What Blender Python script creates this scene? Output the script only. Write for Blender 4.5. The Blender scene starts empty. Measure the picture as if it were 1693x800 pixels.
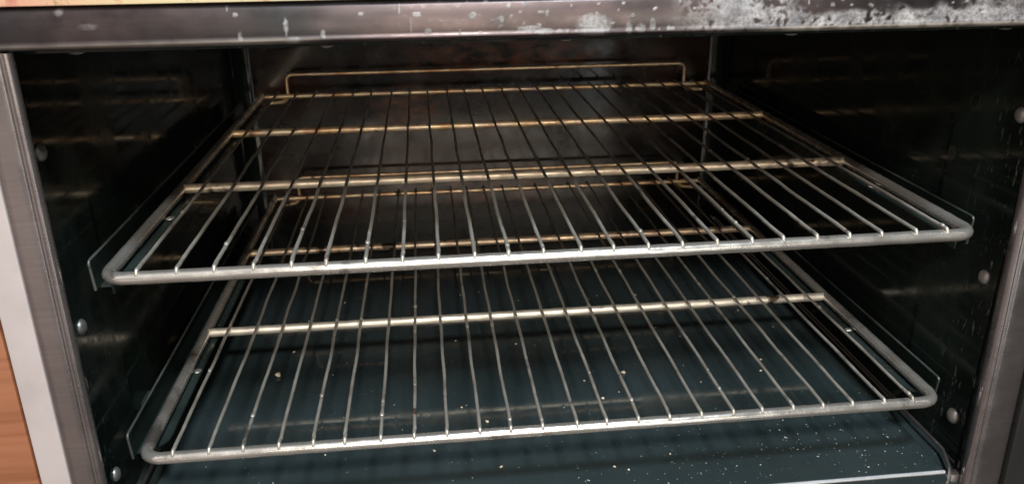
import bpy, bmesh, math, random
from mathutils import Vector, Matrix, noise as mnoise
random.seed(7)
sc = bpy.context.scene
COL = sc.collection

# ------------------------------------------------------------------ camera
cam = bpy.data.cameras.new('camera'); camo = bpy.data.objects.new('camera', cam); COL.objects.link(camo)
RX, RY, RZ = 0.3818844355, 0.0113076613, -0.1043969722
cx, sx = math.cos(RX), math.sin(RX); cy, sy = math.cos(RY), math.sin(RY); cz, sz = math.cos(RZ), math.sin(RZ)
YAW = Matrix(((cz, -sz, 0), (sz, cz, 0), (0, 0, 1)))
PIT = Matrix(((1, 0, 0), (0, cx, sx), (0, -sx, cx)))
ROL = Matrix(((cy, 0, sy), (0, 1, 0), (-sy, 0, cy)))
M = YAW @ PIT @ ROL
right, fwd, upv = M @ Vector((1, 0, 0)), M @ Vector((0, 1, 0)), M @ Vector((0, 0, 1))
camo.matrix_world = Matrix(((right.x, upv.x, -fwd.x, -0.0717835), (right.y, upv.y, -fwd.y, -0.4151178),
                            (right.z, upv.z, -fwd.z, 0.1775331), (0, 0, 0, 1)))
cam.sensor_width = 36.0; cam.lens = 1332.47 / 1693 * 36
cam.clip_start = 0.01; cam.clip_end = 100
cam.dof.use_dof = True; cam.dof.focus_distance = 0.50; cam.dof.aperture_fstop = 16
sc.camera = camo

# ------------------------------------------------------------------ light
sc.view_settings.view_transform = 'Standard'; sc.view_settings.look = 'None'
sc.view_settings.exposure = 0.12; sc.view_settings.gamma = 1
sc.cycles.use_denoising = True
sc.cycles.max_bounces = 8; sc.cycles.glossy_bounces = 6
sc.render.filter_size = 1.7
world = bpy.data.worlds.new('World'); sc.world = world; world.use_nodes = True


def N(nt, t, **k):
    n = nt.nodes.new(t)
    for a, v in k.items():
        if a == 'inp':
            for i, w in v.items(): n.inputs[i].default_value = w
        else: setattr(n, a, v)
    return n


def ramp(nt, fac, stops, interp='LINEAR'):
    r = N(nt, 'ShaderNodeValToRGB'); cr = r.color_ramp; cr.interpolation = interp
    while len(cr.elements) < len(stops): cr.elements.new(0.5)
    for e, (p, c) in zip(cr.elements, stops):
        e.position = p; e.color = (c[0], c[1], c[2], 1) if isinstance(c, (tuple, list)) else (c, c, c, 1)
    nt.links.new(fac, r.inputs[0]); return r.outputs[0]


def math_(nt, op, a, b=None, clamp=False):
    n = N(nt, 'ShaderNodeMath', operation=op, use_clamp=clamp)
    for i, v in enumerate((a, b)):
        if v is None: continue
        if isinstance(v, (int, float)): n.inputs[i].default_value = v
        else: nt.links.new(v, n.inputs[i])
    return n.outputs[0]


def mix(nt, fac, a, b, mode='MIX'):
    n = N(nt, 'ShaderNodeMix', data_type='RGBA', blend_type=mode)
    for i, v in ((0, fac), (6, a), (7, b)):
        if isinstance(v, (int, float)): n.inputs[i].default_value = v
        elif isinstance(v, (tuple, list)): n.inputs[i].default_value = (*v, 1)
        else: nt.links.new(v, n.inputs[i])
    return n.outputs[2]


def noise(nt, vec, scale, detail=4, rough=.55, dist=0.0):
    n = N(nt, 'ShaderNodeTexNoise'); n.inputs['Scale'].default_value = scale; n.inputs['Detail'].default_value = detail
    n.inputs['Roughness'].default_value = rough; n.inputs['Distortion'].default_value = dist
    nt.links.new(vec, n.inputs['Vector']); return n.outputs[0]


def mapping(nt, vec, scale=(1, 1, 1), loc=(0, 0, 0)):
    n = N(nt, 'ShaderNodeMapping'); n.inputs['Scale'].default_value = scale; n.inputs['Location'].default_value = loc
    nt.links.new(vec, n.inputs[0]); return n.outputs[0]


# the kitchen round the camera: pale ceiling, warm walls, wooden floor
nt = world.node_tree
tc = N(nt, 'ShaderNodeTexCoord')
sep = N(nt, 'ShaderNodeSeparateXYZ'); nt.links.new(tc.outputs['Generated'], sep.inputs[0])
zz = math_(nt, 'MULTIPLY_ADD', sep.outputs[2], 0.5); nt.nodes[-1].inputs[2].default_value = 0.5
base = ramp(nt, zz, [(0.0, (.12, .085, .065)), (.28, (.22, .18, .155)), (.40, (.34, .29, .26)), (.5, (.40, .36, .33)), (.62, (.46, .42, .39)), (.75, (.56, .53, .50)), (1, (.6, .58, .55))])
nz = noise(nt, mapping(nt, tc.outputs['Generated'], (1, 1, .6)), 2.6, 2, .5)
var = ramp(nt, nz, [(.36, .45), (.5, .9), (.64, 1.5)])
wc = mix(nt, 1.0, base, var, 'MULTIPLY')
side = ramp(nt, math_(nt, 'MULTIPLY_ADD', sep.outputs[0], .5), [(.12, (1.45, 1.28, 1.27)), (.42, (1, .98, .98)), (.56, (.85, .87, .88)), (.67, (.13, .14, .15))])
nt.nodes[-2].inputs[2].default_value = .5
wc = mix(nt, 1.0, wc, side, 'MULTIPLY')
bg = nt.nodes['Background']; nt.links.new(wc, bg.inputs[0]); bg.inputs[1].default_value = 0.85


def area(name, loc, target, size, power, color, sy=None):
    l = bpy.data.lights.new(name, 'AREA'); l.shape = 'DISK' if sy is None else 'RECTANGLE'; l.size = size
    if sy: l.size_y = sy
    l.energy = power; l.color = color
    o = bpy.data.objects.new(name, l); COL.objects.link(o); o.location = loc
    o.rotation_euler = (Vector(target) - Vector(loc)).to_track_quat('-Z', 'Y').to_euler()
    return o


area('assumed_ceiling_lamp', (0.0, -1.08, 1.06), (0, .1, 0), .16, 17, (1, .95, .88))  # unseen, assumed from the bar shadows on the oven floor
area('assumed_hood_lamp', (0.15, -0.52, 1.15), (0, 0, 0), .18, 12, (.80, .91, 1))  # unseen, assumed from a second shadow band and the bluer floor front
# unseen sources added behind the camera: a fill, then two for back panel reflections
area('front_fill', (.25, -3.0, .70), (0, .3, 0), 1.5, 36, (1, .89, .74), .75)  # unseen broad fill, added to brighten the crossbars and interior
area('added_patch_light', (1.02, -3.0, -.80), (.2, .3, -.05), .36, 2.2, (.95, 1, .98), .75)  # no door known; added to put a bright mirrored patch in the back panel
area('added_patch_light', (-.25, -3.0, -1.02), (0, .3, -.05), .10, .35, (.9, 1, .98), .20)  # second unseen lamp, added for a smaller mirrored patch further left


# ------------------------------------------------------------------ helpers
def link(name, bm, mat, parent=None, smooth=35, wn=False):
    me = bpy.data.meshes.new(name); bmesh.ops.recalc_face_normals(bm, faces=bm.faces); bm.to_mesh(me); bm.free()
    o = bpy.data.objects.new(name, me); COL.objects.link(o)
    if mat: me.materials.append(mat)
    if smooth:
        me.polygons.foreach_set('use_smooth', [True] * len(me.polygons))
        me.set_sharp_from_angle(angle=math.radians(smooth))
    if wn:
        w = o.modifiers.new('weighted', 'WEIGHTED_NORMAL'); w.keep_sharp = True; w.weight = 100
    if parent:
        o.parent = parent; o.matrix_parent_inverse = parent.matrix_basis.inverted()
    return o


def thing(name, label, cat, loc=(0, 0, 0), group=None):
    o = bpy.data.objects.new(name, None); COL.objects.link(o); o.location = loc
    o['label'] = label; o['category'] = cat; o.empty_display_size = .02
    if group: o['group'] = group
    return o


def box(bm, a, b, bev=0.0, seg=2):
    c = [(x + y) / 2 for x, y in zip(a, b)]; s = [abs(y - x) for x, y in zip(a, b)]
    r = bmesh.ops.create_cube(bm, size=1, matrix=Matrix.Translation(c) @ Matrix.Diagonal((*s, 1)))
    if bev:
        es = list({e for v in r['verts'] for e in v.link_edges})
        bmesh.ops.bevel(bm, geom=es, offset=bev, segments=seg, profile=.5, affect='EDGES')


def rod(bm, pts, r, seg=12, wob=0.0, seed=0, cap=True):
    pts = [Vector(p) for p in pts]; n = len(pts); rings = []
    t0 = (pts[1] - pts[0]).normalized()
    ref = Vector((0, 0, 1)) if abs(t0.z) < .9 else Vector((0, 1, 0))
    u = t0.cross(ref).normalized()
    for i, p in enumerate(pts):
        t = (pts[min(i + 1, n - 1)] - pts[max(i - 1, 0)]).normalized()
        u = (u - t * u.dot(t)).normalized(); w = t.cross(u)
        ring = []
        for k in range(seg):
            a = 2 * math.pi * k / seg
            d = u * math.cos(a) + w * math.sin(a)
            rr = r
            if wob: rr *= 1 + wob * mnoise.noise((p + d * r) * 260 + Vector((seed * 3.7, 0, 0)))
            ring.append(bm.verts.new(p + d * rr))
        rings.append(ring)
    for a, b in zip(rings, rings[1:]):
        for k in range(seg): bm.faces.new((a[k], a[(k + 1) % seg], b[(k + 1) % seg], b[k]))
    if cap:
        for ring, p, s in ((rings[0], pts[0], -1), (rings[-1], pts[-1], 1)):
            t = (pts[1] - pts[0]).normalized() if s < 0 else (pts[-1] - pts[-2]).normalized()
            c = bm.verts.new(p + t * s * r * .45)
            mid = [bm.verts.new(p + t * s * r * .32 + (v.co - p) * .72) for v in ring]
            for k in range(seg):
                bm.faces.new((ring[k], ring[(k + 1) % seg], mid[(k + 1) % seg], mid[k]))
                bm.faces.new((mid[k], mid[(k + 1) % seg], c))


def line(a, b, step=.004):
    a, b = Vector(a), Vector(b); n = max(1, int((b - a).length / step))
    return [a.lerp(b, i / n) for i in range(n + 1)]


def rounded(pts, r, seg=8, step=.004):
    """polyline through pts with its inner corners rounded to radius r"""
    pts = [Vector(p) for p in pts]; out = []; prev = pts[0]
    for i in range(1, len(pts) - 1):
        a, b, c = pts[i - 1], pts[i], pts[i + 1]
        d1 = (a - b).normalized(); d2 = (c - b).normalized()
        ang = d1.angle(d2); cut = min(r / math.tan(ang / 2), (a - b).length * .45 if i > 1 else 9, (c - b).length * .45 if i < len(pts) - 2 else 9)
        s, e = b + d1 * cut, b + d2 * cut
        out += line(prev, s, step)[:-1] if (s - prev).length > 1e-6 else []
        for k in range(seg + 1):
            t = k / seg; out.append(s * (1 - t) ** 2 + b * 2 * t * (1 - t) + e * t * t)
        out.pop(); prev = e
    out += line(prev, pts[-1], step)
    return out


# ------------------------------------------------------------------ materials
def material(name):
    m = bpy.data.materials.new(name); m.use_nodes = True
    nt = m.node_tree; b = nt.nodes['Principled BSDF']; tc = N(nt, 'ShaderNodeTexCoord')
    return m, nt, b, tc.outputs['Object']


def bump(nt, b, h, strength, dist=.001):
    n = N(nt, 'ShaderNodeBump'); n.inputs['Strength'].default_value = strength; n.inputs['Distance'].default_value = dist
    nt.links.new(h, n.inputs['Height']); nt.links.new(n.outputs[0], b.inputs['Normal'])


def enamel(name, c1, c2, rough=(.07, .2), speck=0.0, warm=None, spec=.5, grime=0.0, burn=(), chips=False):
    m, nt, b, co = material(name)
    n1 = noise(nt, co, 9, 5, .6)
    col = mix(nt, ramp(nt, n1, [(.35, 0), (.7, 1)]), c1, c2)
    if warm:
        n2 = noise(nt, mapping(nt, co, (1, 1, 2.2)), 7, 4, .6)
        col = mix(nt, ramp(nt, n2, [(.5, 0), (.68, 1)]), col, warm)
    if speck:
        n3 = noise(nt, co, 620, 2, .5)
        n4 = noise(nt, co, 30, 3, .6)
        f = math_(nt, 'MULTIPLY', ramp(nt, n3, [(.70, 0), (.76, 1)]), ramp(nt, n4, [(.45, 0), (.65, speck)]))
        col = mix(nt, f, col, (.35, .36, .33))
    if chips:  # flaked enamel along the front edge of the walls
        sy_ = N(nt, 'ShaderNodeSeparateXYZ'); nt.links.new(co, sy_.inputs[0])
        near = ramp(nt, math_(nt, 'MULTIPLY', sy_.outputs[1], 10), [(.0, 1), (.10, 1), (.20, .35), (.45, 0)])
        c1_ = noise(nt, mapping(nt, co, (1, 1, .28)), 330, 3, .6)
        c2_ = noise(nt, co, 42, 3, .6)
        cf = math_(nt, 'MULTIPLY', near, math_(nt, 'MULTIPLY', ramp(nt, c1_, [(.60, 0), (.67, 1)]), ramp(nt, c2_, [(.44, 0), (.58, 1)])))
        col = mix(nt, cf, col, (.26, .26, .23))
    if burn:   # baked-on spill, given as (x, z, half width, half height)
        for (bx, bz, hx, hz) in burn:
            mp = mapping(nt, co, (1 / hx, 0, 1 / hz), (-bx / hx, 0, -bz / hz))
            ln = N(nt, 'ShaderNodeVectorMath', operation='LENGTH'); nt.links.new(mp, ln.inputs[0])
            nb = noise(nt, mapping(nt, co, (40, 40, 90)), 1.0, 5, .65)
            fb = math_(nt, 'MULTIPLY', ramp(nt, ln.outputs['Value'], [(.35, 1), (1.0, 0)]), ramp(nt, nb, [(.42, 0), (.60, 1)]))
            col = mix(nt, fb, col, (.13, .045, .022))
    n5 = noise(nt, co, 16, 5, .65)
    rg = ramp(nt, n5, [(.35, rough[0]), (.7, rough[1])])
    if grime:
        g1 = noise(nt, mapping(nt, co, (1, 1, .45)), 22, 6, .7, .8)
        g2 = noise(nt, co, 75, 5, .7, 1.5)
        gm = math_(nt, 'MULTIPLY', ramp(nt, g1, [(.47, 0), (.66, 1)]), ramp(nt, g2, [(.35, .25), (.62, 1)]))
        col = mix(nt, math_(nt, 'MULTIPLY', gm, grime), col, (.030, .034, .028))
        vo = N(nt, 'ShaderNodeTexVoronoi', feature='F1'); vo.inputs['Scale'].default_value = 26; vo.inputs['Randomness'].default_value = 1
        wob = N(nt, 'ShaderNodeVectorMath', operation='ADD'); nt.links.new(co, wob.inputs[0])
        nn = N(nt, 'ShaderNodeTexNoise'); nn.inputs['Scale'].default_value = 120; nt.links.new(co, nn.inputs['Vector'])
        sc3 = N(nt, 'ShaderNodeVectorMath', operation='SCALE'); sc3.inputs['Scale'].default_value = .006; nt.links.new(nn.outputs['Color'], sc3.inputs[0])
        nt.links.new(sc3.outputs[0], wob.inputs[1]); nt.links.new(wob.outputs[0], vo.inputs['Vector'])
        ring = ramp(nt, vo.outputs['Distance'], [(.10, 0), (.125, .8), (.15, .15), (.17, 0)])
        ring = math_(nt, 'MULTIPLY', ring, ramp(nt, noise(nt, co, 11, 2, .5), [(.5, 0), (.6, 1)]))
        col = mix(nt, math_(nt, 'MULTIPLY', ring, grime), col, (.075, .078, .066))
        rg = math_(nt, 'ADD', rg, math_(nt, 'MULTIPLY', math_(nt, 'ADD', gm, ring), .30 * min(1, grime * 2.5)), True)
    nt.links.new(col, b.inputs['Base Color']); nt.links.new(rg, b.inputs['Roughness'])
    b.inputs['Specular IOR Level'].default_value = spec
    bump(nt, b, noise(nt, co, 140, 3, .5), .025, .0006)
    return m


M_WALL = enamel('black_enamel', (.008, .013, .011), (.012, .019, .016), (.045, .11), spec=.33, grime=.35, speck=.35, chips=True)
M_FLANGE = enamel('black_enamel_worn', (.006, .009, .008), (.012, .017, .015), (.08, .2), speck=1.0)
M_BACK = enamel('black_enamel_burnt', (.006, .0052, .0048), (.010, .008, .007), (.10, .22), warm=(.045, .019, .011), spec=.36, grime=.25, burn=((.0, -.118, .13, .032), (.02, .038, .15, .03), (-.09, -.02, .05, .03)))
M_EDGE = enamel('mottled_edge', (.012, .017, .015), (.10, .11, .10), (.25, .4))
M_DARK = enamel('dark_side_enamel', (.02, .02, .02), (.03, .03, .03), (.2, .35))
M_FLOOR = enamel('teal_enamel', (.021, .032, .034), (.032, .046, .051), (.03, .065), speck=.9, grime=.30, spec=.62)
M_LEDGE = enamel('support_enamel', (.016, .026, .025), (.024, .037, .036), (.10, .22), speck=.9, grime=.5)


def steel(name, c, rough, tint=None, stain=0.0, metallic=1.0):
    m, nt, b, co = material(name)
    g = N(nt, 'ShaderNodeNewGeometry')
    pos = g.outputs['Position']
    col = c
    n1 = noise(nt, pos, 45, 5, .6)
    col = mix(nt, ramp(nt, n1, [(.3, .0), (.75, .55)]), c, tuple(v * .6 for v in c))
    if tint:   # heat colour, stronger on the parts deeper in the oven
        s = N(nt, 'ShaderNodeSeparateXYZ'); nt.links.new(pos, s.inputs[0])
        d = N(nt, 'ShaderNodeMapRange'); tz_ = math_(nt, 'MULTIPLY_ADD', s.outputs[2], .9); nt.links.new(s.outputs[1], nt.nodes[-1].inputs[2]); nt.links.new(tz_, d.inputs[0])
        d.inputs[1].default_value = .03; d.inputs[2].default_value = .27
        n2 = noise(nt, pos, 26, 4, .6)
        f = math_(nt, 'MULTIPLY', d.outputs[0], ramp(nt, n2, [(.3, .45), (.65, 1)]))
        n2b = noise(nt, mapping(nt, pos, (1, 1, 1), (3, 1, 2)), 38, 4, .6)
        tc2 = mix(nt, ramp(nt, n2b, [(.45, 0), (.62, 1)]), tint, (tint[0] * .62, tint[1] * .42, tint[2] * .35))
        col = mix(nt, f, col, tc2)
    if stain:
        n3 = noise(nt, pos, 70, 5, .65)
        n3b = noise(nt, pos, 9, 2, .5)
        f = math_(nt, 'MULTIPLY', ramp(nt, n3, [(.60, 0), (.68, stain)]), ramp(nt, n3b, [(.45, .1), (.6, 1)]))
        col = mix(nt, f, col, (.16, .06, .035))
    if stain:   # blackened, greasy stretches
        n8 = noise(nt, mapping(nt, pos, (1, .55, 1), (7, 3, 1)), 30, 4, .65)
        col = mix(nt, ramp(nt, n8, [(.60, 0), (.68, .8 * stain)]), col, (.055, .040, .026))
    nt.links.new(col, b.inputs['Base Color'])
    b.inputs['Metallic'].default_value = metallic
    n4 = noise(nt, pos, 90, 4, .6)
    nt.links.new(ramp(nt, n4, [(.3, rough * .75), (.7, rough * 1.45)]), b.inputs['Roughness'])
    bump(nt, b, noise(nt, pos, 300, 4, .6), .12, .0004)
    return m


M_FRAME = steel('rack_chrome', (.74, .72, .68), .22, tint=(.55, .49, .39), stain=.8, metallic=.82)
M_BAR = steel('rack_crossbar', (.86, .82, .72), .42, tint=(.88, .63, .36), stain=1.3, metallic=.70)
M_WIRE = steel('rack_wire', (.62, .60, .54), .42, tint=(.22, .18, .13), stain=.9, metallic=.72)
M_LIP = steel('lip_highlight', (.62, .66, .70), .34, metallic=.55)  # pale tone stands in for the highlight on the pan's front edge
M_RIVET = steel('rivet_steel', (.60, .585, .55), .36, metallic=.8, stain=.6)


def frame_steel(name, c1, c2, residue=False, rough=.34):
    m, nt, b, co = material(name)
    n1 = noise(nt, mapping(nt, co, (9, 8, 16)), 1.0, 4, .55)
    col = mix(nt, ramp(nt, n1, [(.38, 0), (.62, 1)]), c1, c2)
    n0 = noise(nt, mapping(nt, co, (30, 1, 500)), 1.0, 3, .6)
    col = mix(nt, ramp(nt, n0, [(.35, 0), (.7, .22)]), col, tuple(v * .55 for v in c1))
    rg = ramp(nt, noise(nt, co, 60, 4, .6), [(.3, rough * .8), (.7, rough * 1.3)])
    b.inputs['Metallic'].default_value = .9
    if residue:
        at = N(nt, 'ShaderNodeAttribute', attribute_name='residue')
        sc_ = N(nt, 'ShaderNodeSeparateColor'); nt.links.new(at.outputs['Color'], sc_.inputs[0]); res = sc_.outputs[0]
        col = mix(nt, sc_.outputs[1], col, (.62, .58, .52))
        fine = noise(nt, co, 520, 4, .7)
        f = math_(nt, 'MULTIPLY', res, ramp(nt, fine, [(.28, .35), (.62, 1)]), True)
        n6 = noise(nt, co, 90, 3, .6)
        rc = mix(nt, ramp(nt, n6, [(.35, 0), (.65, 1)]), (.17, .17, .18), (.40, .40, .405))
        col = mix(nt, f, col, rc)
        nt.links.new(math_(nt, 'MULTIPLY_ADD', f, -.85), b.inputs['Metallic']); nt.nodes[-1].inputs[2].default_value = .9
        rg = mix(nt, f, rg, (.7, .7, .7))
        bump(nt, b, math_(nt, 'MULTIPLY', f, fine), .5, .0005)
    nt.links.new(col, b.inputs['Base Color']); nt.links.new(rg, b.inputs['Roughness'])
    return m


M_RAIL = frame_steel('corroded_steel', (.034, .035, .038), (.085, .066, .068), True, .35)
M_STILE = frame_steel('brushed_steel', (.34, .31, .31), (.40, .36, .36), False, .27)

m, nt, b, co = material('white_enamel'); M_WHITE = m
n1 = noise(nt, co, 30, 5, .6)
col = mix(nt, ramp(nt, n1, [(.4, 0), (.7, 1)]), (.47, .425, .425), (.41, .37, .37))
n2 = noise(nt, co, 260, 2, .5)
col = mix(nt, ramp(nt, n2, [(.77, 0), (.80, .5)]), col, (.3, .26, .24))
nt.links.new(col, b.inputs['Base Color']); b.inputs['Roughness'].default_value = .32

m, nt, b, co = material('black_rubber'); M_GASKET = m
n1 = noise(nt, mapping(nt, co, (1, 1, .35)), 190, 4, .65)
nt.links.new(mix(nt, ramp(nt, n1, [(.60, 0), (.70, 1)]), (.010, .010, .010), (.16, .155, .14)), b.inputs['Base Color'])
nt.links.new(ramp(nt, n1, [(.3, .6), (.7, .35)]), b.inputs['Roughness']); bump(nt, b, n1, .4, .0008)

m, nt, b, co = material('oak_veneer'); M_WOOD = m
v = mapping(nt, co, (5, 5, 120)); g1 = noise(nt, v, 1.0, 6, .62, .6)
v2 = mapping(nt, co, (14, 14, 620)); g2 = noise(nt, v2, 1.0, 4, .6)
col = ramp(nt, g1, [(.25, (.16, .056, .025)), (.42, (.25, .095, .045)), (.55, (.30, .120, .060)), (.75, (.34, .145, .075))])
col = mix(nt, ramp(nt, g2, [(.3, .0), (.62, .0), (.75, .35)]), col, (.30, .10, .035))
nt.links.new(col, b.inputs['Base Color']); b.inputs['Roughness'].default_value = .42; bump(nt, b, g2, .05, .0004)

m, nt, b, co = material('stained_worktop'); M_TOP = m
n1 = noise(nt, mapping(nt, co, (7, 9, 9)), 1.0, 3, .5)
s = N(nt, 'ShaderNodeSeparateXYZ'); nt.links.new(co, s.inputs[0])
xr = N(nt, 'ShaderNodeMapRange'); nt.links.new(s.outputs[0], xr.inputs[0]); xr.inputs[1].default_value = -.30; xr.inputs[2].default_value = .28
xn = math_(nt, 'ADD', xr.outputs[0], math_(nt, 'MULTIPLY_ADD', n1, .16)); nt.nodes[-2].inputs[2].default_value = -.08
nt.nodes[-2].inputs[1].default_value = .16
col = ramp(nt, xr.outputs[0], [(.0, (.66, .36, .27)), (.09, (.68, .40, .28)), (.16, (.70, .58, .36)), (.3, (.70, .66, .46)), (.42, (.70, .70, .64)), (.62, (.62, .58, .53)), (.75, (.58, .44, .42)), (1, (.60, .56, .48))])
n2 = noise(nt, co, 130, 4, .65)
col = mix(nt, ramp(nt, n2, [(.60, 0), (.70, .75)]), col, (.30, .22, .08))
n3 = noise(nt, mapping(nt, co, (1, 1, 1), (4, 4, 4)), 60, 3, .6)
col = mix(nt, ramp(nt, n3, [(.64, 0), (.72, .6)]), col, (.52, .16, .13))
nt.links.new(col, b.inputs['Base Color']); b.inputs['Roughness'].default_value = .45; bump(nt, b, n2, .25, .001)

m, nt, b, co = material('bread_crumb'); M_CRUMB = m
nt.links.new(mix(nt, noise(nt, co, 400, 3), (.60, .50, .34), (.72, .66, .54)), b.inputs['Base Color']); b.inputs['Roughness'].default_value = .8
m, nt, b, co = material('pale_dust'); M_DUST = m
nt.links.new(mix(nt, noise(nt, co, 200, 3), (.22, .24, .23), (.52, .53, .51)), b.inputs['Base Color']); b.inputs['Roughness'].default_value = .6

# ------------------------------------------------------------------ the oven
XC = 0.0004            # centre of the oven
WL, WR = -0.2762, 0.2707  # side wall planes
YB = 0.502              # back panel plane
ZF = -0.159             # floor of the oven
ZT = 0.1195             # ceiling of the cavity
HO = 0.2612             # half width of the opening
HOL, HOR = -0.2622, 0.2620   # left and right edges of the opening
ZO = 0.1222             # top of the opening
FACE = -0.0185


def lean(bm):           # the front of the oven leans very slightly
    for v in bm.verts: v.co.y += .035 * v.co.z


oven = thing('oven', 'open black enamelled oven with worn steel front frame around two racks', 'oven', (XC, .24, -.21))

for sgn, wx in ((-1, WL), (1, WR)):
    bm = bmesh.new()
    # wall plate with its front 70 mm set a little proud, then a rounded corner into the back
    prof = [(wx, .0), (wx, .068), (wx + sgn * .0012, .0705), (wx + sgn * .0012, YB - .016)]
    for k in range(1, 9):
        a = k / 8 * math.pi / 2
        prof.append((wx + sgn * .0012 - sgn * .016 * (1 - math.cos(a)), YB - .016 + .016 * math.sin(a)))
    inner = [[bm.verts.new((x, y, z)) for x, y in prof] for z in (-.172, ZT + .012)]
    outer = [[bm.verts.new((wx + sgn * .006, y, z)) for x, y in ((0, .0), (0, YB + .004))] for z in (-.172, ZT + .012)]
    for k in range(len(prof) - 1): bm.faces.new((inner[0][k], inner[0][k + 1], inner[1][k + 1], inner[1][k]))
    bm.faces.new((outer[0][0], outer[0][1], outer[1][1], outer[1][0]))
    bm.faces.new((inner[0][0], outer[0][0], outer[1][0], inner[1][0]))
    link('side_wall', bm, M_WALL, oven, 30, True)
    # thin ridges added to draw the highlight lines of the rounded back corner
    bm = bmesh.new()
    for dx in (.0005, .0125):
        rod(bm, line((wx - sgn * (.016 if dx > .005 else .0002) + sgn * .001, YB - (.0004 if dx > .005 else .018), -.165), (wx - sgn * (.016 if dx > .005 else .0002) + sgn * .001, YB - (.0004 if dx > .005 else .018), ZT), .01), .0006, 6)
    link('highlight_ridge', bm, M_WALL, oven)

bm = bmesh.new(); box(bm, (WL + .012, YB, -.172), (WR - .012, YB + .004, ZT + .012)); link('back_panel', bm, M_BACK, oven)
bm = bmesh.new(); box(bm, (WL + .0008, .0, ZT), (WR - .0008, YB - .0005, ZT + .004)); link('ceiling_panel', bm, M_WALL, oven)
# flange behind the frame that carries the rivets
# floor pan: flat, rolled down at its sides and front
bm = bmesh.new()
xl, xr_ = -.2575, .2522
prof = [(WL + .001, -.1665), (xl - .006, -.1665), (xl - .0035, -.1655), (xl - .001, -.1605), (xl + .0015, ZF), (xr_ - .0015, ZF), (xr_ + .001, -.1605), (xr_ + .0035, -.1655), (xr_ + .006, -.1665), (WR - .001, -.1665)]
ys = [YB - .0005, .30, .15, .05, .0, -.0135]
rows = [[bm.verts.new((x, y, z)) for x, z in prof] for y in ys]
for k in range(1, 6):
    a = k / 5 * math.pi / 2
    rows.append([bm.verts.new((x, -.0135 - .0035 * math.sin(a), z - .0035 * (1 - math.cos(a)))) for x, z in prof])
rows.append([bm.verts.new((x, -.0175, z - .03)) for x, z in prof])
for a, b_ in zip(rows, rows[1:]):
    for k in range(len(prof) - 1): bm.faces.new((a[k], a[k + 1], b_[k + 1], b_[k]))
link('floor_pan', bm, M_FLOOR, oven, 50, True)
for sgn, xa, xb in ((-1, -.2665, xl), (1, .2645, xr_)):
    bm = bmesh.new()
    rod(bm, rounded([(xa, .46, -.1592), (xa, .006, -.1592), (xb + sgn * .006, -.0125, -.161), (xb + sgn * .002, -.0175, -.168), (xb + sgn * .002, -.018, -.19)], .014, 8), .0011, 8)
    link('floor_rim', bm, M_STILE, oven)
    bm = bmesh.new()
    box(bm, (xb + sgn * .0045, -.0165, -.20), (xb + sgn * .0135, -.010, -.163), .0012)
    link('corner_joint', bm, M_STILE, oven)

bm = bmesh.new(); rod(bm, line((xl + .002, -.0165, ZF - .0006), (xr_ - .001, -.0165, ZF - .0006), .005), .0013, 8, .1, 4); link('front_lip', bm, M_LIP, oven)  # bead added to give the rolled edge its bright line
# rubber seal just inside the frame, left, right and above
for sgn in (-1, 1):
    x0 = HOL if sgn < 0 else HOR
    bm = bmesh.new()
    pts = []
    n = 90
    for i in range(n + 1):
        z = -.19 + (ZO + .19) * i / n
        pts.append((x0 + sgn * (.0088 + .0009 * mnoise.noise(Vector((sgn * 5, 0, z * 60)))), -.0065 + .035 * z * .6, z))
    rod(bm, pts, .0032, 10, .22, sgn)
    link('door_seal', bm, M_GASKET, oven)
    bm = bmesh.new()
    wx = WL if sgn < 0 else WR
    xs = sorted((x0 + sgn * .0095, wx + sgn * .006))
    box(bm, (xs[0], -.006, -.2), (xs[1], .0005, ZT + .01), .001)
    link('seal_channel', bm, M_FLANGE, oven)
bm = bmesh.new()
rod(bm, line((XC - HO, -.004, ZO + .004), (XC + HO, -.004, ZO + .004), .004), .0034, 10, .16, 3)
link('door_seal', bm, M_GASKET, oven)

# rivets
def rivet(loc, nrm, r):
    bm = bmesh.new()
    q = Vector((0, 0, 1)).rotation_difference(Vector(nrm)).to_matrix().to_4x4()
    prof = [(1.0, 0), (1.0, .12), (.93, .30), (.78, .46), (.55, .58), (.28, .65)]
    rings = [[bm.verts.new((r * a * math.cos(t * math.pi / 10), r * a * math.sin(t * math.pi / 10), r * h)) for t in range(20)] for a, h in prof]
    for A, B in zip(rings, rings[1:]):
        for k in range(20): bm.faces.new((A[k], A[(k + 1) % 20], B[(k + 1) % 20], B[k]))
    c = bm.verts.new((0, 0, r * .67))
    for k in range(20): bm.faces.new((rings[-1][k], rings[-1][(k + 1) % 20], c))
    bm.transform(Matrix.Translation(loc) @ q @ Matrix.Rotation(random.uniform(-.10, .10), 4, 'X') @ Matrix.Rotation(random.uniform(-.10, .10), 4, 'Y') @ Matrix.Scale(random.uniform(.93, 1.07), 4) @ Matrix.Translation((0, 0, -.0004)))
    return link('rivet', bm, M_RIVET, oven, 60)


for z in (.0655, -.0385, -.1415): rivet((WL, .0225, z), (1, 0, 0), .0050)
for z in (.0684, -.0342, -.1366): rivet((WR, .0112, z), (-1, 0, 0), .0050)
for x in (-.2435, -.1206, .0032, .126, .25): rivet((x, .013, ZT), (0, 0, -1), .0046)

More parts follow.
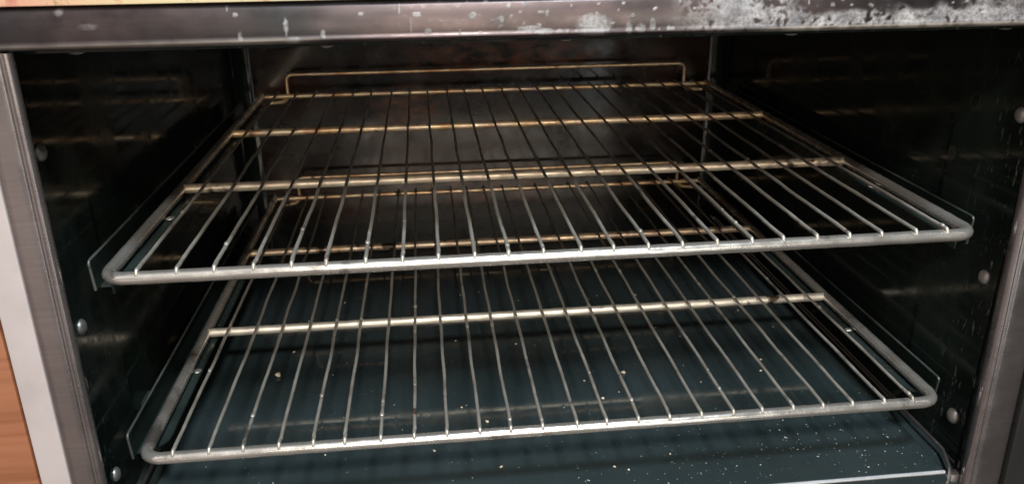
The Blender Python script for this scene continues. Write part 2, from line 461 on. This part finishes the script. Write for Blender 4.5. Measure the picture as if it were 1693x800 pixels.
# rack supports: a ledge under each side of a rack with an upright lip outside it
Z2 = -0.1163564
for zr in (0.0, Z2):
    for sgn, wx in ((-1, WL), (1, WR)):
        sup = link('rack_support', bmesh.new(), M_LEDGE, oven)
        bm = bmesh.new()
        zt = zr - .0046
        a, b_ = sgn * .2415, sgn * .2655
        # ledge: outline with a rounded inner front corner
        c_ = sgn * .2525
        pts = [(c_, .46), (c_, .020), (a + sgn * .010, .020)]
        for k in range(1, 7):
            t = k / 6 * math.pi / 2
            pts.append((a + sgn * .010 * (1 - math.sin(t)), .030 - .010 * math.cos(t)))
        pts.append((a, .46))
        top = [bm.verts.new((x, y, zt)) for x, y in pts]; bot = [bm.verts.new((x, y, zt - .0016)) for x, y in pts]
        bm.faces.new(top); bm.faces.new(bot[::-1])
        for k in range(len(pts)): bm.faces.new((top[k], top[(k + 1) % len(pts)], bot[(k + 1) % len(pts)], bot[k]))
        bmesh.ops.bevel(bm, geom=[e for e in bm.edges if abs(e.verts[0].co.z - e.verts[1].co.z) < 1e-5 and e.verts[0].co.z > zt - .0001], offset=.0005, segments=2, affect='EDGES')
        x1, x2 = sgn * .2652, sgn * .2664
        # web down from the ledge, trough floor and brackets to the wall
        box(bm, (min(c_, c_ + sgn * .0014), .0205, zr - .0178), (max(c_, c_ + sgn * .0014), .46, zt - .0003))
        box(bm, (min(c_ + sgn * .0005, x2 - sgn * .0004), .0340, zr - .0192), (max(c_ + sgn * .0005, x2 - sgn * .0004), .46, zr - .0176))
        for y in (.09, .38): box(bm, (min(x2, wx + sgn * .001), y - .008, zr - .017), (max(x2, wx + sgn * .001), y + .008, zr - .012))
        bmesh.ops.recalc_face_normals(bm, faces=bm.faces); bm.to_mesh(sup.data); bm.free()
        sup.data.polygons.foreach_set('use_smooth', [True] * len(sup.data.polygons)); sup.data.set_sharp_from_angle(angle=math.radians(30)); sup.modifiers.new('weighted', 'WEIGHTED_NORMAL').keep_sharp = True
        # upright lip outside the rack, with a thin paler rod along its edge
        bm = bmesh.new()
        o = [(.0260, zr + .0004), (.46, zr + .0004), (.46, zr - .018), (.0275, zr - .018), (.0250, zr - .0025)]
        A = [bm.verts.new((x1, y, z)) for y, z in o]; B = [bm.verts.new((x2, y, z)) for y, z in o]
        bm.faces.new(A); bm.faces.new(B[::-1])
        for k in range(5): bm.faces.new((A[k], A[(k + 1) % 5], B[(k + 1) % 5], B[k]))
        lip = link('lip', bm, M_WALL, sup, 20)
        bm = bmesh.new()
        xm = (x1 + x2) / 2
        rod(bm, rounded([(xm, .46, zr + .0006), (xm, .0254, zr + .0006), (xm, .0272, zr - .0178)], .0025, 5), .0008, 8, .25, 2)
        for v in bm.verts: pass
        link('lip_edge', bm, M_EDGE, sup)
        bm = bmesh.new()   # pressed stop on the ledge
        bmesh.ops.create_icosphere(bm, subdivisions=3, radius=1, matrix=Matrix.Translation((sgn * .2446, .108, zt)) @ Matrix.Diagonal((.0030, .0028, .0011, 1)))
        for v in bm.verts: v.co += Vector((1, 1, .3)) * .0008 * mnoise.noise(v.co * 500)
        st = link('stop', bm, M_RIVET, sup)

# front frame -------------------------------------------------------------
PROF = [(.0030, .0085), (.0012, .0078), (.0003, .0066), (.0, .0045), (.0, .0030), (.0004, .0012), (.0014, .0002), (.0026, 0), (.0036, .0006), (.0042, .0014), (.0050, .0014),
        (.0056, .0008), (.0062, .0006), (.0085, .0005), (.0110, .0004), (.0135, .0003), (.0160, .0002), (.0170, .0006), (.0176, .0018), (.0176, .03)]
PROF_L = [(.0030, .0060), (.0012, .0052), (.0003, .0042), (.0, .0030)] + PROF[5:]
PROF_R = PROF[:9] + [(d if d < .005 else .005 + (d - .005) * 1.75, y) for d, y in PROF[9:]]
for sgn, P_, HX in ((-1, PROF_L, HOL), (1, PROF_R, HOR)):
    bm = bmesh.new(); rows = []
    n = 40
    for i in range(n + 1):
        z = -.21 + (ZO - .0004 + .21) * i / n
        rows.append([bm.verts.new((HX + sgn * d, FACE + y + (max(0, d - .006) * 26) ** 2 * .012 * (sgn > 0), z)) for d, y in P_])
    for A, B in zip(rows, rows[1:]):
        for k in range(len(P_) - 1): bm.faces.new((A[k], A[k + 1], B[k + 1], B[k]))
    lean(bm); link('frame_stile', bm, M_STILE, oven, 40)
# top rail: fine grid so that the corrosion can be set point by point
HT = .0190
prof = [(.0016, .0135), (.0005, .0125), (.0, .0035), (.0004, .0014), (.0012, .0004), (.0022, 0), (.0032, .0003), (.0040, .0008)]
nz_ = 26
for i in range(1, nz_ + 1): prof.append((.0040 + (HT - .0055) * i / nz_, .0008 + .0022 * (i / nz_) ** 2))
prof += [(HT - .0008, .0040), (HT - .0002, .0056), (HT, .0085), (HT, .03)]
bm = bmesh.new(); x0, x1 = XC - HO - .0355, HOR + .0455; n = 820
rows = []
for i in range(n + 1):
    x = x0 + (x1 - x0) * i / n
    rows.append([bm.verts.new((x, FACE + y, ZO + d)) for d, y in prof])
for A, B in zip(rows, rows[1:]):
    for k in range(len(prof) - 1): bm.faces.new((A[k], A[k + 1], B[k + 1], B[k]))
lean(bm)
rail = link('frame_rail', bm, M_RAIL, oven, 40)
rail['label'] = 'steel top rail with white corrosion on its right half'


def sm(a, b, x):
    t = max(0, min(1, (x - a) / (b - a))); return t * t * (3 - 2 * t)


# marks: (x, height 0-1, half width, half height, strength)
MARKS = [(-.1365, .45, .0011, .28, .9), (-.1335, .10, .004, .12, .7), (-.158, .22, .0012, .16, .6), (-.1595, .75, .0014, .07, .7), (-.1195, .25, .0012, .14, .9), (-.101, .70, .0018, .06, .6),
         (-.0745, .66, .0026, .08, .8), (-.0775, .4, .0007, .22, .5), (-.0695, .25, .0022, .09, .7), (-.083, .8, .0005, .2, .5),
         (-.0475, .60, .0022, .11, .85), (-.0335, .5, .0015, .12, .8), (-.0215, .85, .002, .07, .6), (-.011, .62, .001, .1, .5),
         (-.0195, .25, .008, .10, .75), (-.0125, .18, .006, .10, .8), (-.054, .2, .0008, .1, .5), (-.163, .9, .0006, .1, .3),
         (.012, .30, .0090, .30, 1.0), (.030, .22, .002, .22, .8), (.036, .2, .003, .15, .7), (.042, .3, .002, .2, .6), (-.2385, .9, .0025, .12, .35), (-.226, .55, .006, .10, .25)]
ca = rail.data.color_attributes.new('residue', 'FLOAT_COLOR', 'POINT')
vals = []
for v in rail.data.vertices:
    x, z = v.co.x, v.co.z; h = (z - ZO) / HT
    P = Vector((x, 0, z))
    e = mnoise.noise(P * 700) * .5 + mnoise.noise(P * 1700 + Vector((9, 0, 0))) * .35
    r = 0
    for (mx, mh, rx, rh, s_) in MARKS:
        k = .8 if s_ < .95 else 1.0
        d = (abs(x - mx) / (rx * k)) ** 2.2 + (abs(h - mh) / (rh * k)) ** 2.2
        r = max(r, s_ * (1.1 if s_ < .95 else .8) * (1 - sm(.2, 1.3, d + .8 * e)))
    # broad corrosion growing to the right
    f1 = mnoise.fractal(P * 42 + Vector((2, 0, 5)), .9, 2.1, 5) * .55
    f2 = (.5 - abs(mnoise.noise(P * 230 + Vector((1, 0, 3)))) * 1.6) * .55 + mnoise.noise(P * 520) * .35
    broad = sm(.045, .085, x) * (1 - sm(.100, .125, x) * sm(.38, .62, h + .25 * mnoise.noise(P * 90)) * (1 - sm(.20, .215, x) * .5))
    band = .62 + .28 * math.exp(-((h - .38) / .28) ** 2) - .25 * sm(.8, 1.0, h)
    r = max(r, broad * sm(.32, .70, band + f1 * .75 + f2 * 1.0 - .14) * (1 if h > .2 else .55))
    low = sm(.03, .09, x) * math.exp(-((h - .42) / .09) ** 2) * sm(.0, .35, f2 + f1 + .15) * .8
    sp = sm(.42, .55, mnoise.noise(P * 330 + Vector((4, 4, 4)))) * .8 * sm(-.12, .05, x)
    r = max(r, low, sp * (h > .12))
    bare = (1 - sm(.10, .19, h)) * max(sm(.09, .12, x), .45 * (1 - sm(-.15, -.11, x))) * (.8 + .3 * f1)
    if h < .16: r *= .5
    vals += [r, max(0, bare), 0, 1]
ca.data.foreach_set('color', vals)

# bottom sill, mostly below the picture
bm = bmesh.new(); box(bm, (XC - HO - .02, FACE - .003, -.235), (XC + HO + .02, FACE + .02, -.2005), .002); link('frame_sill', bm, M_STILE, oven)
# cabinet sides of the oven
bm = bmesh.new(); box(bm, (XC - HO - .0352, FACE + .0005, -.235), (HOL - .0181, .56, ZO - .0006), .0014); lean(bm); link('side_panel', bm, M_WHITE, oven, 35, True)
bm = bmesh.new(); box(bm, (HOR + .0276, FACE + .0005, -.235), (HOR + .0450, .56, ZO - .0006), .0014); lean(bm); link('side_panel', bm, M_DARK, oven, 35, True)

# ------------------------------------------------------------------ the racks
D = (0.1574836, 0.3174727, 0.4792028)
HW = 0.2491166
RF, RB, RW = .0037, .0034, .00112


def make_rack(label):
    t = thing('wire_rack', label, 'oven rack', (0, 0, 0), 'chromed wire racks in the oven')
    bm = bmesh.new()
    rod(bm, rounded([(-HW, D[2] + .003, 0), (-HW, 0, 0), (HW, 0, 0), (HW, D[2] + .003, 0)], .013, 10), RF, 16, .05, 1)
    link('frame', bm, M_FRAME, t, 60)
    for j, d in enumerate(D):
        bm = bmesh.new(); rod(bm, line((-HW + .0015, d, 0), (HW - .0015, d, 0)), RB if j < 2 else .0026, 14, .06, j + 2)
        link('crossbar', bm, M_BAR, t, 60)
    bm = bmesh.new()
    hb, y, h = .222, D[2] + .0048, .0223
    rod(bm, rounded([(-.240, y - .013, -.0052), (-hb - .004, y - .006, -.0058), (-hb, y, -.003), (-hb, y, h), (hb, y, h), (hb, y, -.003), (hb + .004, y - .006, -.0058), (.240, y - .013, -.0052)], .007, 6), .0019, 10, .04, 9)
    link('back_stop', bm, M_BAR, t, 60)
    for i in range(24):
        x = (i - 11.5) * .02 + random.uniform(-.0008, .0008); x2 = x + random.uniform(-.0011, .0011)
        zt = RB + RW - .0002
        pts = rounded([(x, -.0022, .0022), (x, -.0008, zt + .0006), (x, .004, zt + .0004), (x, D[0], zt), (x2, D[2] + .002, zt)], .0016, 4, .003)
        ph = random.uniform(0, 9)
        for p in pts[10:]:
            p.x += .0007 * mnoise.noise(Vector((ph, p.y * 22, 0))); p.z += .0002 * mnoise.noise(Vector((ph, p.y * 30, 5)))
        bm = bmesh.new(); rod(bm, pts, RW, 8, .16, i)
        if random.random() < .9:     # baked-on lumps
            for _ in range(random.randint(1, 5)):
                p = pts[random.randint(8, len(pts) // 2 + 10)]
                s_ = random.uniform(.75, 1.5) * .00105
                bmesh.ops.create_icosphere(bm, subdivisions=2, radius=s_, matrix=Matrix.Translation(p + Vector((0, 0, .0006))) @ Matrix.Diagonal((1, 1.7, .8, 1)))
        for d, dx in ((D[0], 0), (D[1], .5), (D[2], 1)):      # weld where the wire sits on each crossbar
            bmesh.ops.create_icosphere(bm, subdivisions=2, radius=1, matrix=Matrix.Translation((x + (x2 - x) * dx, d + random.uniform(-.0006, .0006), zt - .0009)) @ Matrix.Diagonal((random.uniform(.0013, .0019), .0024, .0011, 1)))
        link('wire', bm, M_WIRE, t, 60)
    return t


rack = make_rack('upper wire rack with rusty tinted crossbars, nearest the top of the oven')
rack2 = rack.copy(); COL.objects.link(rack2); rack2.location = (0, 0, Z2)
rack2['label'] = 'lower wire rack close above the teal oven floor, under the other rack'
for ch in list(rack.children):
    c = ch.copy(); COL.objects.link(c); c.parent = rack2; c.matrix_parent_inverse = Matrix()

# ------------------------------------------------------------------ round the oven
ZW = ZO + HT + .0008
bm = bmesh.new(); box(bm, (XC - .36, FACE + .0035, ZW), (XC + .36, .60, ZW + .03), .0009, 2); lean(bm)
o = link('worktop', bm, M_TOP); o['label'] = 'pale worktop edge with baked on food stains above the steel rail'; o['category'] = 'worktop'

cab = thing('cabinet', 'orange wood grain cabinet beside the white panel of the oven', 'cabinet', (-.52, .25, -.45))
bm = bmesh.new(); box(bm, (-.72, -.016, -.40), (XC - HO - .0372, .003, ZO), .001); lean(bm); link('door', bm, M_WOOD, cab)
bm = bmesh.new(); box(bm, (-.72, .006, -.40), (XC - HO - .0372, .55, ZO), .001); link('carcass', bm, M_WOOD, cab)

# ------------------------------------------------------------------ crumbs on the oven floor
def lump(name, loc, r, mat, seed):
    bm = bmesh.new()
    bmesh.ops.create_icosphere(bm, subdivisions=3, radius=r)
    for v in bm.verts:
        k = 1 + .55 * mnoise.noise(v.co / r * 1.3 + Vector((seed * 7.1, 0, 0))); v.co *= k; v.co.z *= .7
    lo = min(v.co.z for v in bm.verts)
    bm.transform(Matrix.Translation((loc[0], loc[1], loc[2] - lo)))
    return link(name, bm, mat, None, 60)


CR = [((-.2000, .158), .0021, 'yellow crumb on the left of the oven floor, seen between rack wires'),
      ((.0730, .128), .0015, 'round pale crumb right of centre on the oven floor'),
      ((.0490, .094), .0012, 'small pale crumb in front of the round one on the oven floor'),
      ((-.0400, .0745), .0011, 'white crumb just behind the front bar of the lower rack')]
CRUMBS = []
for k, ((x, y), r, lab) in enumerate(CR):
    o = lump('crumb', (x, y, ZF), r, M_CRUMB, k); o['label'] = lab; o['category'] = 'crumb'; o['group'] = 'crumbs on the oven floor'
bm = bmesh.new(); cnt = 0
while cnt < 210:
    x = random.uniform(-.235, .248); y = -.012 + abs(random.gauss(0, .05))
    if y > .16: continue
    dens = (.16 + .84 * sm(-.06, .22, x)) * (1 - .75 * sm(.03, .12, y)) * (.35 + .9 * max(0, mnoise.noise(Vector((x * 28, y * 28, 3))) + .4))
    if random.random() > dens: continue
    s_ = random.choice((.00016, .00018, .0002, .00022, .00025, .0003, .00042)) * random.uniform(.8, 1.25)
    bmesh.ops.create_icosphere(bm, subdivisions=1, radius=s_, matrix=Matrix.Translation((x, y, ZF + s_ * .35)) @ Matrix.Rotation(random.uniform(0, 6), 4, 'Z') @ Matrix.Diagonal((1, random.uniform(1, 2.6), .8, 1)))
    cnt += 1
for _ in range(46):      # a few browner flecks further back
    x = random.uniform(-.22, .23); y = random.uniform(.0, .30); s_ = random.choice((.0003, .0004, .0005, .0007))
    n0 = len(bm.faces)
    bmesh.ops.create_icosphere(bm, subdivisions=2, radius=s_, matrix=Matrix.Translation((x, y, ZF + s_ * .4)) @ Matrix.Rotation(random.uniform(0, 6), 4, 'Z') @ Matrix.Diagonal((1, random.uniform(1, 1.8), .7, 1)))
    bm.faces.ensure_lookup_table()
    for f in bm.faces[n0:]: f.material_index = 1
o = link('crumb_dust', bm, M_DUST); o.data.materials.append(M_CRUMB); o['kind'] = 'stuff'; o['label'] = 'fine pale crumbs scattered on the front of the oven floor'; o['category'] = 'crumbs'
